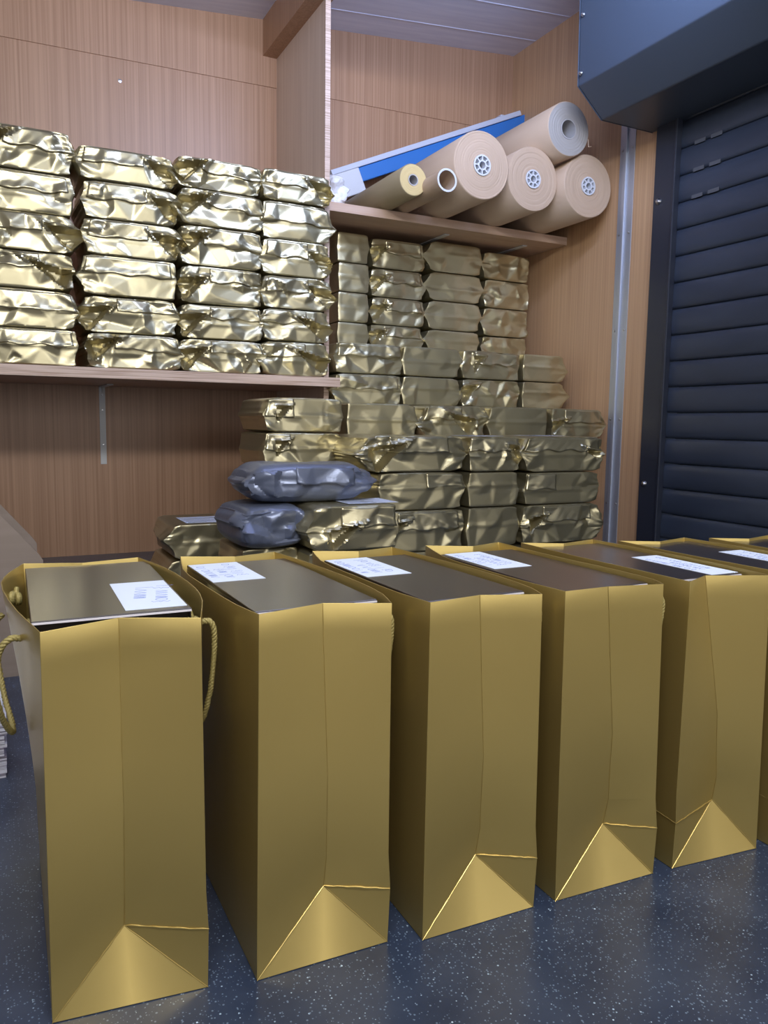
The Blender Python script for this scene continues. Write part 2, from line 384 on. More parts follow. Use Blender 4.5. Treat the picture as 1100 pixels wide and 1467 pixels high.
def carton_lattice(hx, hy, hz, r, st):
    nx, ny, nz = max(6, int(2*hx/st)), max(4, int(2*hy/(st*1.8))), max(6, int(2*hz/st))
    ax = [np.linspace(-h_, h_, n_+1) for h_, n_ in ((hx, nx), (hy, ny), (hz, nz))]
    idx = {}; V = []; F = []
    def vid(i, j, k):
        key = (i, j, k)
        if key not in idx: idx[key] = len(V); V.append((ax[0][i], ax[1][j], ax[2][k]))
        return idx[key]
    for i in range(nx):
        for k in range(nz):
            F.append((vid(i, 0, k), vid(i+1, 0, k), vid(i+1, 0, k+1), vid(i, 0, k+1)))
            F.append((vid(i, ny, k), vid(i, ny, k+1), vid(i+1, ny, k+1), vid(i+1, ny, k)))
    for i in range(nx):
        for j in range(ny):
            F.append((vid(i, j, nz), vid(i+1, j, nz), vid(i+1, j+1, nz), vid(i, j+1, nz)))
            F.append((vid(i, j, 0), vid(i, j+1, 0), vid(i+1, j+1, 0), vid(i+1, j, 0)))
    for j in range(ny):
        for k in range(nz):
            F.append((vid(0, j, k), vid(0, j, k+1), vid(0, j+1, k+1), vid(0, j+1, k)))
            F.append((vid(nx, j, k), vid(nx, j+1, k), vid(nx, j+1, k+1), vid(nx, j, k+1)))
    P = np.array(V); h_ = np.array((hx, hy, hz))
    q = np.clip(P, -(h_-r), h_-r); d = P-q; ln = np.linalg.norm(d, axis=1, keepdims=True)
    n = d/np.maximum(ln, 1e-9)
    P2 = q+n*r
    return P2, n, F
def np_mesh(name, V, F):
    me = bpy.data.meshes.new(name); me.from_pydata(V.tolist(), [], F); me.update()
    me.polygons.foreach_set('use_smooth', [True]*len(F)); me.set_sharp_from_angle(angle=math.radians(30)); return me
SEED = [100]
def parcel(x0, x1, y, dep, z0, z1, label, cr=.6, fin=(.5, .5), flap=None, hole=None, m_=None, group=None, name='wrapped_parcel',
           st=.0045, rz=0, soft=0, r=.0045, sticker=None, seed=None, cat='parcel'):
    SEED[0] += 1; sd = seed or SEED[0]
    hx, hy, hz = (x1-x0)/2, dep/2, (z1-z0)/2-.0004
    t_ = thing(name, ((x0+x1)/2, y+dep/2, z0), label, cat, group, rz)
    rnd = np.random.default_rng(sd+5000)
    fm = Film(hx, hy, hz, sd, cr, *fin, r=r, soft=soft, hole=hole)
    P, n, F = carton_lattice(hx, hy, hz, r, st)
    V = fm(P, n); V[:, 2] += hz+.0004
    mm = m_ or GOLD
    link('film', np_mesh('film', V, F), mm, t_)
    if flap is not None:
        # overlapping film flap on the front with an irregular lower edge and a taped end
        xa, xb, zl, slope = flap
        nu, nv = int((xb-xa)*hx/.005), 9
        us = np.linspace(xa*hx, xb*hx, nu+1); ph = rnd.random(4)*6.28
        low = zl*hz+slope*us+.004*tri(us*11+ph[0])+.0025*np.sin(us*70+ph[1])
        top = hz*.90
        Pf = []; 
        for j in range(nv+1):
            tt = j/nv
            for i_, u in enumerate(us): Pf.append((u, -hy, top+(max(min(low[i_], top-.004), -hz*.8)-top)*tt))
        Pf = np.array(Pf); nf = np.tile((0, -1., 0), (len(Pf), 1))
        Vf = fm(Pf, nf)
        tt = np.repeat(np.linspace(0, 1, nv+1), nu+1); ux = np.tile(us, nv+1)
        lift = -.0012-.0048*tt**2*(.5+.5*tri(ux*9+ph[2]))+.0016*(tri(ux*31+ux*0+ph[3]+tt*1.3)-.5)*tt
        Vf[:, 1] += lift; Vf[:, 2] += hz+.0004
        Ff = [(j*(nu+1)+i, (j+1)*(nu+1)+i, (j+1)*(nu+1)+i+1, j*(nu+1)+i+1) for j in range(nv) for i in range(nu)]
        fo = link('film_flap', np_mesh('film_flap', Vf, Ff), GOLDIN if m_ is None else mm, t_)
        so = fo.modifiers.new('thickness', 'SOLIDIFY'); so.thickness = .0006; so.offset = 1
    if sticker:
        sx0, sx1, sy0, sy1 = sticker
        lb = MB().box((sx0, sy0, 0), (sx1, sy1, .0004)).build('address_label', LABELM, t_); lb.location = (0, -hy, 2*hz+.0006)
        lb['label'] = 'white printed address label'
        pr = MB()
        for k in range(4):
            yy = sy0+.012+k*(sy1-sy0-.02)/4
            pr.box((sx0+.008, yy, .0004), (sx0+.008+(sx1-sx0)*(.3+.4*rnd.random()), yy+.004, .0006))
        pr.build('printing', RAIL, lb)
    return t_

ORD = ['topmost', 'second from the top', 'third from the top', 'fourth from the top', 'fifth from the top', 'bottom one']
R = random.Random(7)
def styles(k):
    """six recurring looks of the shelf parcels"""
    return [dict(cr=.55, fin=(.5, .25), flap=(-.95, .9, .05, 0)),
            dict(cr=.8, fin=(.5, .9), flap=(-.9, .35, .0, .02), hole=(.82, -.05, .035, .030, .03)),
            dict(cr=.9, fin=(.6, .6), hole=(-.72, .25, .040, .026, .035), flap=(-.45, .95, .05, -.05)),
            dict(cr=.65, fin=(.4, .8), flap=(-.95, .95, -.1, 0)),
            dict(cr=1.0, fin=(.8, .5), hole=(-.8, -.1, .036, .034, .03), flap=(-.3, .95, .15, .03)),
            dict(cr=.8, fin=(.9, .7), flap=(-.95, .3, .1, .04), hole=(.6, -.05, .05, .022, .03))][k]
YS = 2.43
cols = [('first', 'leftmost wall shelf stack', -.005, .232, [.642, .745, .853, .956, 1.060, 1.171, 1.288], [0, 3, 5, 1, 0, 2]),
        ('second', 'second wall shelf stack from the left', .262, .520, [.642, .745, .851, .965, 1.067, 1.172, 1.265], [2, 4, 0, 1, 1, 1]),
        ('third', 'third wall shelf stack from the left', .533, .783, [.642, .744, .850, .964, 1.082, 1.190, 1.282], [4, 4, 4, 2, 2, 2]),
        ('fourth', 'rightmost wall shelf stack', .796, 1.018, [.642, .753, .856, .960, 1.073, 1.190, 1.285], [5, 5, 1, 1, 3, 1])]
for ci, (nm, where, xa, xb, zs, sty) in enumerate(cols):
    for r_ in range(6):
        k = dict(styles(sty[r_])); dx = R.uniform(-.006, .006)
        if ci == 3: dx = min(dx, -.001)
        parcel(xa+dx, xb+dx, YS+R.uniform(0, .008), .25, zs[r_], zs[r_+1], 'crumpled gold parcel, %s in the %s' % (ORD[5-r_], where),
               group='gold parcels on the wall shelf', rz=R.uniform(-.02, .02) if ci < 3 else R.uniform(0, .008), **k)

# stacks under the roll shelf (Y 2.72), two visible layers in front of them (2.47), one layer before that (2.24)
SM = dict(cr=.15, fin=(.35, .35))
back = [('leftmost', 1.178, 1.300, [.447, .565, .672, .779, .869, .980, 1.087, 1.196], [dict(cr=.15, fin=(.1, .35))]*7),
        ('second from left', 1.318, 1.538, [.447, .565, .672, .779, .869, .973, 1.080, 1.190], [dict(cr=.6, fin=(.4, .5), hole=(-.8, 0, .03, .028, .02), flap=(-.5, .9, 0, 0))]*7),
        ('third from left', 1.566, 1.800, [.447, .565, .672, .780, .867, .980, 1.091, 1.208], [dict(cr=.1, fin=(.9, .6))]*7),
        ('rightmost', 1.826, 2.045, [.447, .565, .672, .780, .858, .972, 1.085, 1.194], [dict(cr=.9, fin=(.5, .3))]*7)]
names = ['topmost', 'second from the top', 'third from the top', 'fourth from the top', 'fifth from the top', 'hidden low', 'lowest']
for nm, xa, xb, zs, sty in back:
    for r_ in range(1, 7) if False else range(7):
        if r_ < 2 : pass
        dx = R.uniform(-.004, .004)
        if r_ >= 3:
            lb = 'parcel under the roll shelf, %s of the %s stack' % (names[6-r_], nm)
            gr = 'gold parcels under the roll shelf'
        else:
            lb = 'gold parcel at the bottom of a rear stack, hidden behind nearer parcels'; gr = 'hidden rear gold parcels'
        parcel(xa+dx, xb+dx, 2.72, .25, zs[r_], zs[r_+1], lb, group=gr, st=.006 if r_ >= 3 else .02, **sty[r_])
mid = [('leftmost', 1.062, 1.312, [dict(cr=.7, fin=(.5, .3), flap=(-.9, .95, .1, 0)), dict(cr=.6, fin=(.6, .4), flap=(-.9, .9, 0, 0))]),
       ('second from left', 1.325, 1.552, [dict(cr=.15, fin=(.3, .5)), dict(cr=.2, fin=(.3, .6))]),
       ('third from left', 1.575, 1.828, [dict(cr=.7, fin=(.3, .3), flap=(-.6, .9, 0, 0), hole=(-.5, .2, .02, .03, .02)), dict(cr=.9, fin=(.4, .5), hole=(-.8, .1, .03, .03, .02))]),
       ('rightmost', 1.850, 2.045, [dict(cr=.08, fin=(.2, .95)), dict(cr=.08, fin=(.2, .95))])]
for nm, xa, xb, sty in mid:
    parcel(xa, xb, 2.47, .24, .662, .768, 'gold parcel, upper layer below the tall rear stacks, %s' % nm, group='gold parcels in the two layer row', **sty[0])
    parcel(xa, xb, 2.47, .24, .556, .662, 'gold parcel, lower layer below the tall rear stacks, %s' % nm, group='gold parcels in the two layer row', **sty[1])
    parcel(xa, xb, 2.47, .24, .447, .556, 'gold parcel at the bottom of a rear stack, hidden behind nearer parcels', group='hidden rear gold parcels', cr=.3, st=.02)
jr = [('leftmost', 'plain flat fronted', 1.005, 1.245, dict(cr=.12, fin=(.2, .8))),
      ('second from left', 'crumpled', 1.282, 1.520, dict(cr=1, fin=(.8, .7), hole=(.35, -.1, .045, .028, .03), flap=(-.9, .2, .1, 0))),
      ('second from right', 'plain flat fronted', 1.545, 1.788, dict(cr=.12, fin=(.5, .2))),
      ('rightmost', 'pointed right end', 1.812, 2.045, dict(cr=.6, fin=(.2, .95), hole=(-.75, -.1, .03, .02, .02), flap=(-.5, .9, 0, 0)))]
for nm, look, xa, xb, k in jr:
    parcel(xa, xb, 2.24, .215, .447, .556, '%s gold parcel in the single row above the front stacks, %s' % (look, nm), group='gold parcels in the single row', **k)

# pair of parcels under the right end of the wall shelf, on top of a short hidden stack
parcel(0.711, .942, 2.15, .25, .462, .564, 'gold parcel under the wall shelf, upper of the pair above the grey bags', cr=.45, fin=(.6, .3), flap=(-.95, -.3, -.2, 0), hole=(-.62, .2, .02, .02, .02))
parcel(0.706, .938, 2.15, .25, .360, .462, 'gold parcel under the wall shelf, lower of the pair above the grey bags', cr=.45, fin=(.4, .2), flap=(-.95, -.35, -.1, 0), hole=(-.6, .25, .02, .02, .02))
for k in range(3): parcel(.72, .94, 2.16, .24, k*.12, k*.12+.12, 'gold parcel hidden behind the grey film bags', cr=.4, st=.02, group='parcels behind the grey bags')

# front stacks (Y 1.93)
YF = 1.93
fr = [(0, 0.929, 1.232, .355, .460, 'big gold parcel with a torn mouth on top of the left front stack', dict(cr=.9, fin=(.95, .85), hole=(-.62, -.05, .045, .034, .035), flap=(-.55, .7, .02, 0), rz=-.02)),
      (1, 0.969, 1.235, .245, .355, 'gold parcel second from the top in the left front stack, right of the grey bag', dict(cr=.6, fin=(.3, .5), flap=(.1, .95, .1, .05))),
      (2, .930, 1.240, .124, .245, 'gold parcel third from the top in the left front stack, right of the labelled parcel', dict(cr=.9, fin=(.5, .5), hole=(-.5, .1, .035, .02, .03), flap=(-.4, .9, .0, 0))),
      (3, .935, 1.235, 0, .124, 'lowest gold parcel of the left front stack, behind the black boxes', dict(cr=.8, fin=(.5, .5))),
      (4, 1.262, 1.440, .352, .458, 'gold parcel with address label on top of the middle front stack', dict(cr=.7, fin=(.3, .6), flap=(-.95, .9, .1, 0), hole=(.85, .1, .02, .03, .02), sticker=(-.07, .05, .03, .14))),
      (5, 1.262, 1.435, .246, .352, 'plain gold parcel second from the top in the middle front stack', dict(cr=.12, fin=(.2, .4))),
      (6, 1.262, 1.438, .124, .246, 'plain gold parcel third from the top in the middle front stack', dict(cr=.12, fin=(.2, .4))),
      (7, 1.262, 1.438, 0, .124, 'lowest gold parcel of the middle front stack', dict(cr=.12, fin=(.2, .4))),
      (8, 1.470, 1.768, .348, .460, 'gold parcel with address label on top of the right front stack', dict(cr=.9, fin=(.6, .8), flap=(-.95, .9, .15, 0), hole=(.78, .05, .03, .012, .02), sticker=(-.10, .02, .03, .14))),
      (9, 1.470, 1.755, .246, .348, 'gold parcel second from the top in the right front stack', dict(cr=.5, fin=(.3, .8), flap=(-.95, -.2, -.1, 0))),
      (10, 1.465, 1.765, .122, .246, 'gold parcel with spiky crumpled ends, third from the top in the right front stack', dict(cr=1, fin=(.4, .9), hole=(-.7, .1, .03, .022, .03), flap=(-.5, .8, .1, 0))),
      (11, 1.470, 1.760, 0, .122, 'lowest gold parcel of the right front stack', dict(cr=.8, fin=(.4, .9)))]
for i, xa, xb, za, zb, lb, k in fr:
    parcel(xa, xb, YF, .28, za, zb, lb, group='gold parcels in the front stacks', **k)

# labelled parcel, grey bags and low pair at the left
parcel(0.636, .845, 1.60, .25, .200, .306, 'gold parcel with a long white address label on top, in front of the grey bags', cr=.75, fin=(.8, .3), flap=(-.35, .95, 0, 0), hole=(-.35, -.3, .035, .02, .02), sticker=(-.01, .12, .02, .13))
parcel(0.631, .840, 1.61, .24, .100, .200, 'gold parcel directly beneath the labelled parcel', cr=.5, fin=(.3, .3))
parcel(0.631, .840, 1.61, .24, .0, .100, 'gold parcel at counter level beneath the labelled parcel', cr=.5, st=.02)
parcel(0.523, .805, 1.67, .19, .306, .398, 'dark grey plastic film bag lying on top of the labelled gold parcel', m_=GREY, cr=.8, fin=(.6, .95), soft=.6, r=.03, flap=(-.3, .75, -.1, -.04), name='grey_film_bag', cat='plastic bag', group='grey film bags', rz=-.03)
parcel(0.483, 0.636, 1.64, .22, .206, .306, 'dark grey plastic bag slumped below the other grey bag, left of the labelled parcel', m_=GREY, cr=1, fin=(.4, .1), soft=.5, r=.025, name='grey_film_bag', cat='plastic bag', group='grey film bags', rz=.05)
parcel(0.498, 0.628, 1.68, .2, .103, .206, 'crumpled gold parcel squashed under the lower grey bag', cr=1, fin=(.3, .1))
parcel(0.498, 0.628, 1.68, .2, .0, .103, 'gold parcel at counter level under the lower grey bag', cr=1, st=.02)
lowx = (0.43, .620)
parcel(lowx[0]+.012, lowx[1], 2.15, .25, .106, .206, 'olive gold parcel with a printed grey label on top, alone by the back wall', cr=.3, fin=(.8, .3), sticker=(-.05, .10, .02, .16))
parcel(lowx[0]+.004, lowx[1], 2.15, .25, .0, .106, 'olive gold parcel beneath the one with the printed grey label', cr=.3, fin=(.8, .3))

# ------------------------------------------------------------------ paper rolls
def roll(x, y, z, r, L, rc, side, end, label, plug, cat='paper roll'):
    t_ = thing('paper_roll', (x, y, z), label, cat, 'rolls on the upper shelf')
    MB().lathe([(r-.003, 0), (r, .003), (r, L-.003), (r-.003, L)], (0, 0, 0), 'y', 64).build('wound_sheet', side, t_, angle=50)
    e = MB(); k = 0; prof = []
    rr = rc+.002; rnd = random.Random(int(x*1000))
    while rr < r-.003:
        prof.append((rr, rnd.uniform(-.0008, .0008))); rr += rnd.uniform(.0015, .004)
    prof = [(rc, .001)]+prof+[(r-.003, 0)]
    e.lathe(prof, (0, 0, 0), 'y', 64).build('end_face', end, t_, angle=80)
    MB().lathe([(a, L-b) for a, b in prof[::-1]], (0, 0, 0), 'y', 64).build('end_face', end, t_, angle=80)
    MB().lathe([(rc, L), (rc, -.001), (rc-.0035, -.001), (rc-.0035, L), (rc, L)], (0, 0, 0), 'y', 32).build('core', CORE, t_, angle=50)
    if plug:
        p = MB().lathe([(rc-.004, -.004), (rc+.001, -.004), (rc+.001, .0), ], (0, 0, 0), 'y', 32)
        p.lathe([(rc*.52, .02), (rc*.52, -.004), (rc*.36, -.004), (rc*.36, .02)], (0, 0, 0), 'y', 24)
        p.lathe([(rc-.004, -.004), (rc-.005, .02)], (0, 0, 0), 'y', 32)
        for q in range(8):
            a = q*math.pi/4; c_, s_ = math.cos(a), math.sin(a); w_ = .0022
            vs = [(c_*rr_-s_*ww, yy, s_*rr_+c_*ww) for yy in (-.0035, .018) for rr_, ww in ((rc*.48, -w_), (rc-.003, -w_), (rc-.003, w_), (rc*.48, w_))]
            p.add(vs, [(0,1,2,3),(7,6,5,4),(0,4,5,1),(1,5,6,2),(2,6,7,3),(3,7,4,0)])
        p.build('core_plug', PLUG, t_, angle=40)
    return t_
ZS = 1.252
roll(1.520, 2.30, ZS+.1125, .1120, .60, .033, KRAFT, KEND, 'largest kraft paper roll with white core plug, leftmost of the three plugged rolls', True)
roll(1.757, 2.33, ZS+.1105, .1100, .60, .031, KRAFT, KEND, 'kraft paper roll with white core plug in the middle, below the grey ended roll', True)
roll(1.984, 2.30, ZS+.1115, .1110, .60, .031, KRAFT, KEND, 'kraft paper roll with white core plug against the right wall', True)
r4 = roll(1.868, 2.28, 1.536, .0925, .60, .034, KRAFT, KENDG, 'paper roll with dark grey end resting on top of two kraft rolls', False)
MB().tube([(.088, -.002, -.02), (.094, .0, -.045), (.108, .002, -.040)], .0016, 6).build('loose_sheet_end', KRAFT, r4)
roll(1.300, 2.38, ZS+.0535, .0530, .55, .019, YSIDE, YEND, 'small olive roll with a yellow end, leftmost on the upper shelf', False)
tb = thing('cardboard_tube', (1.372, 2.28, ZS+.0375), 'thin open cardboard tube lying left of the largest kraft roll', 'cardboard tube', 'rolls on the upper shelf')
MB().lathe([(.037, 0), (.037, .5), (.031, .5), (.031, 0), (.037, 0)], (0, 0, 0), 'y', 48).build('tube_wall', KRAFT, tb, angle=50)
MB().lathe([(.0372, -.0006), (.0308, -.0006)], (0, 0, 0), 'y', 48).build('rim', PLUG, tb)

# blue foam edged board lying behind the rolls
pl = thing('foam_board', (1.30, 2.885, 1.398), 'long blue foam edged board propped up behind the paper rolls', 'board')
ang = math.atan2(.362, .835); cA, sA = math.cos(ang), math.sin(ang)
def slab(L0, L1, z0, z1, y0, y1):
    vs = []
    for y in (y0, y1):
        for (l, z) in ((L0, z0), (L1, z0), (L1, z1), (L0, z1)): vs.append((l*cA-z*sA, y, l*sA+z*cA))
    return MB().add(vs, [(0,1,2,3),(7,6,5,4),(0,4,5,1),(1,5,6,2),(2,6,7,3),(3,7,4,0)])
slab(.06, .93, .018, .072, 0, .03).build('blue_face', BLUE, pl, bevel=.003)
slab(-.06, .90, .072, .092, -.01, .06).build('top_ledge', PALE, pl, bevel=.002)
slab(-.07, .062, -.02, .077, -.006, .034).build('white_end', PLUG, pl, bevel=.004)
# clear crumpled wrap at its end
SEED[0] = 900
parcel(1.085, 1.165, 2.60, .10, ZS+.0, ZS+.11, 'crumpled clear plastic wrap at the left end of the roll shelf', m_=WRAP, cr=1, fin=(.4, .3), soft=1, r=.03, name='plastic_wrap', cat='plastic wrap')
jb = MB().prism([(-.06, -.03), (.06, -.03), (.045, .035), (-.045, .035)], 'y', -.05, 0).build('junction_box', PALE, bevel=.008)
jb.location = (2.071, YB-.004, 1.797); tag(jb, 'small pale grey plastic box on the back wall above the blue board', 'junction box')

# ------------------------------------------------------------------ gold carrier bags
HB, HA = .33, .056
BAGS = {
1: {'F': [(.0275, .6241), (.148, .6195)], 'C': (.0874, .6461), 'R': [(.1661, .6891), (.1715, .7534), (.1666, .8474)], 'B': [(.1495, .9308), (.0867, .9171), (.0269, .9371)], 'L': [(.0098, .8791), (.0033, .8179), (.0122, .7153)], 'base': [(.0267, .6374), (.1507, .6229)]},
2: {'F': [(.1946, .6118), (.3155, .6035)], 'C': (.2585, .6281), 'R': [(.3267, .6489), (.3281, .7185), (.3217, .8178)], 'B': [(.3093, .909), (.2543, .8932), (.1953, .9173)], 'L': [(.1796, .828), (.1811, .7456), (.1862, .6579)], 'base': [(.1913, .6118), (.3186, .6081)]},
3: {'F': [(.3487, .592), (.4651, .5796)], 'C': (.4074, .6001), 'R': [(.4753, .615), (.479, .689), (.4734, .7724)], 'B': [(.4628, .8887), (.4076, .8735), (.3545, .8965)], 'L': [(.3373, .8206), (.3372, .7319), (.3407, .6455)], 'base': [(.3496, .5954), (.4779, .5912)]},
4: {'F': [(.494, .5806), (.612, .5685)], 'C': (.5489, .5813), 'R': [(.6225, .5954), (.6233, .6619), (.6179, .7471)], 'B': [(.6199, .8715), (.5658, .8537), (.5098, .8825)], 'L': [(.4863, .7939), (.484, .7173), (.4865, .6441)], 'base': [(.5041, .589), (.6348, .5822)]},
5: {'F': [(.6481, .5662), (.7602, .5561)], 'C': (.6905, .5841), 'R': [(.7649, .5895), (.7689, .6631), (.7673, .7441)], 'B': [(.762, .8434), (.6968, .8275), (.6452, .8547)], 'L': [(.6431, .795), (.6423, .7306), (.6449, .6535)], 'base': [(.6612, .5801), (.7845, .5675)]}}
def shift(b, dx, dy):
    f = lambda p: (p[0]+dx, p[1]+dy)
    return {k: (f(v) if k == 'C' else [f(p) for p in v]) for k, v in b.items()}
BAGS[6] = shift(BAGS[5], .142, -.037); BAGS[7] = shift(BAGS[5], .290, -.066)
def resample(pts, n):
    pts = [Vector((p[0], p[1])) for p in pts]; out = []
    # Catmull-Rom through the points, n samples between the ends
    m_ = len(pts)-1; ext = [pts[0]*2-pts[1]]+pts+[pts[-1]*2-pts[-2]]
    for k in range(1, n+1):
        t_ = k/(n+1)*m_; i = min(int(t_), m_-1); u = t_-i
        p0, p1, p2, p3 = ext[i:i+4]
        q = .5*((2*p1)+(-p0+p2)*u+(2*p0-5*p1+4*p2-p3)*u*u+(-p0+3*p1-3*p2+p3)*u**3)
        out.append(q)
    return out
NS = 8
def make_bag(i, b, label, fold):
    (flx, fly), (frx, fry) = b['base']; fl, frr = Vector(b['base'][0]), Vector(b['base'][1])
    ex = (frr-fl).normalized(); ey = Vector((-ex.y*.15, 1)).normalized(); D = .262
    bl, br = fl+ey*D, frr+ey*D
    t_ = thing('paper_carrier_bag', ((fl.x+br.x)/2, (fl.y+br.y)/2, 0), label, 'paper bag', 'gold carrier bags in a row')
    org = Vector((t_.location.x, t_.location.y))
    base = [fl] + [(fl+frr)/2] + [frr] + [frr.lerp(br, k/(NS+1)) for k in range(1, NS+1)] + [br, (br+bl)/2, bl] + [bl.lerp(fl, k/(NS+1)) for k in range(1, NS+1)]
    F0, F1 = Vector(b['F'][0]), Vector(b['F'][1]); B = [Vector(p) for p in b['B']]
    rim = [F0, Vector(b['C']), F1] + resample([b['F'][1]]+b['R']+[b['B'][0]], NS) + B + resample([b['B'][2]]+b['L']+[b['F'][0]], NS)
    n = len(base); V = []; Fc = []
    levels = [0, HA, .09, .13, .17, .21, .25, .28, .305, HB]
    # where along the front the gusset apex sits
    apx = base[0].lerp(base[2], {1: 0.481, 2: 0.57, 3: 0.574, 4: 0.619, 5: 0.644}.get(i, 0.644))
    for li, z in enumerate(levels):
        t1 = z/HB
        for k in range(n):
            side = not (k < 3 or 3+NS <= k < 6+NS)
            wt = t1**1.7 if side else t1
            p = base[k].lerp(rim[k], wt)
            if side and 0 < z < HB:
                u = (k-2)/(NS+1) if k < 3+NS else (k-(5+NS))/(NS+1)
                # gusset-free side panels sag slightly inwards at mid height
                c = (base[1].lerp(rim[1], t1)+base[4+NS].lerp(rim[4+NS], t1))/2
                p = p + (c-p).normalized()*(.003*math.sin(math.pi*t1)*math.sin(math.pi*u))
            if k == 1:
                pc = apx.lerp(rim[1], max(0, (z-HA)/(HB-HA)))
                dpt = .026 if z == HA else .015 if z == .09 else .010 if z == .13 else .008*(1-t1) if z > 0 else 0
                p = pc + ey*dpt if z > 0 else base[0].lerp(base[2], .5)
            if z == HA and ((fold == 'R' and k == 2) or (fold == 'L' and k == 0)):
                p = p - ey*.0025 + ex*(.001 if fold == 'R' else -.001)
            V.append((p.x-org.x, p.y-org.y, z+.0006))
    for li in range(len(levels)-1):
        for k in range(n):
            a, b_, c, d = li*n+k, li*n+(k+1) % n, (li+1)*n+(k+1) % n, (li+1)*n+k
            if li == 0 and k == 0:      # left lower front: triangle to the apex
                continue
            if li == 0 and k == 1: continue
            Fc.append((a, b_, c, d))
    A = n+1
    Fc += [(0, 1, A), (1, 2, A), (0, A, n), (2, n+2, A)]
    Fc.append(tuple(range(n))[::-1])
    me = bpy.data.meshes.new('bag_body'); me.from_pydata(V, [], Fc); me.update()
    sm = []
    for p in me.polygons:
        ks = [v % n for v in p.vertices]; side = all(2 <= k <= 3+NS for k in ks) or all((k >= 5+NS) or k == 0 for k in ks)
        sm.append(side and len(ks) == 4)
    me.polygons.foreach_set('use_smooth', sm); me.set_sharp_from_angle(angle=math.radians(40))
    o_ = link('bag_body', me, BAG, t_)
    s1 = o_.modifiers.new('thickness', 'SOLIDIFY'); s1.thickness = .0010; s1.offset = -1; s1.use_even_offset = False
    bv = o_.modifiers.new('bevel', 'BEVEL'); bv.width = .0009; bv.segments = 2; bv.limit_method = 'ANGLE'; bv.angle_limit = math.radians(9)
    # raised crease down the centre front and along the gusset fold
    def wpt(k, li): return Vector(V[li*n+k])
    rnd = random.Random(i); cr = MB(); of = Vector((-ey.x, -ey.y, 0))*.0003
    def crease(a, b_, r0, wob=.0002, n_=14):
        cr.tube([a.lerp(b_, q/n_)+of+Vector((rnd.uniform(-wob, wob), 0, rnd.uniform(-wob, wob))) for q in range(n_+1)], [r0*rnd.uniform(.6, 1.2)*(1 if 0 < q < n_ else .5) for q in range(n_+1)], 6)
    A_ = wpt(1, 1); crease(wpt(0, 0), A_, .0007); crease(wpt(2, 0), A_, .0006)
    crease(A_, wpt(2 if fold == 'R' else 0, 1), .0009, .0005)
    if fold == 'L': crease(wpt(0, 1), wpt(n-1, 1), .0007); crease(wpt(n-1, 1), wpt(n-3, 1), .0006)
    for li in range(1, len(levels)-1): crease(wpt(1, li), wpt(1, li+1), .0004, .0001, 4)
    cr.build('fold_crease', BAG, t_)
    return t_, org, ex, ey, V, n
def rope(t_, pts, nm='cord_handle'):
    # three strands twisted round the path
    P = [Vector(p) for p in pts]; Q = []
    for k in range(len(P)-1):
        p0 = P[max(k-1, 0)]; p1 = P[k]; p2 = P[k+1]; p3 = P[min(k+2, len(P)-1)]
        for j in range(14):
            u = j/14; Q.append(.5*((2*p1)+(p2-p0)*u+(2*p0-5*p1+4*p2-p3)*u*u+(3*p1-p0-3*p2+p3)*u**3))
    Q.append(P[-1]); mb = MB(); s_ = 0; ang_ = []
    for k, q in enumerate(Q):
        if k: s_ += (Q[k]-Q[k-1]).length
        ang_.append(s_/.011*2*math.pi)
    for st in range(3):
        pts2 = []
        for k, q in enumerate(Q):
            tn = (Q[min(k+1, len(Q)-1)]-Q[max(k-1, 0)]).normalized(); u = Vector((0, 1, .3)).cross(tn)
            if u.length < .1: u = Vector((1, 0, 0)).cross(tn)
            u.normalize(); v = tn.cross(u); a = ang_[k]+st*2.094
            pts2.append(q+(u*math.cos(a)+v*math.sin(a))*.0013)
        mb.tube(pts2, .0017, 6)
    return mb.build(nm, ROPE, t_, angle=70)
lab = {1: 'gold paper carrier bag at the left end of the row with cord handle loops showing',
       2: 'gold paper carrier bag second from the left, its box label at the back left',
       3: 'gold paper carrier bag third from the left, in the middle of the frame',
       4: 'gold paper carrier bag fourth from the left, its black box reflecting brown wood',
       5: 'gold paper carrier bag fifth from the left with off centre front crease',
       6: 'gold paper carrier bag sixth from the left, mostly cut off by the right edge',
       7: 'gold paper carrier bag at the far right, only a back rim corner visible'}
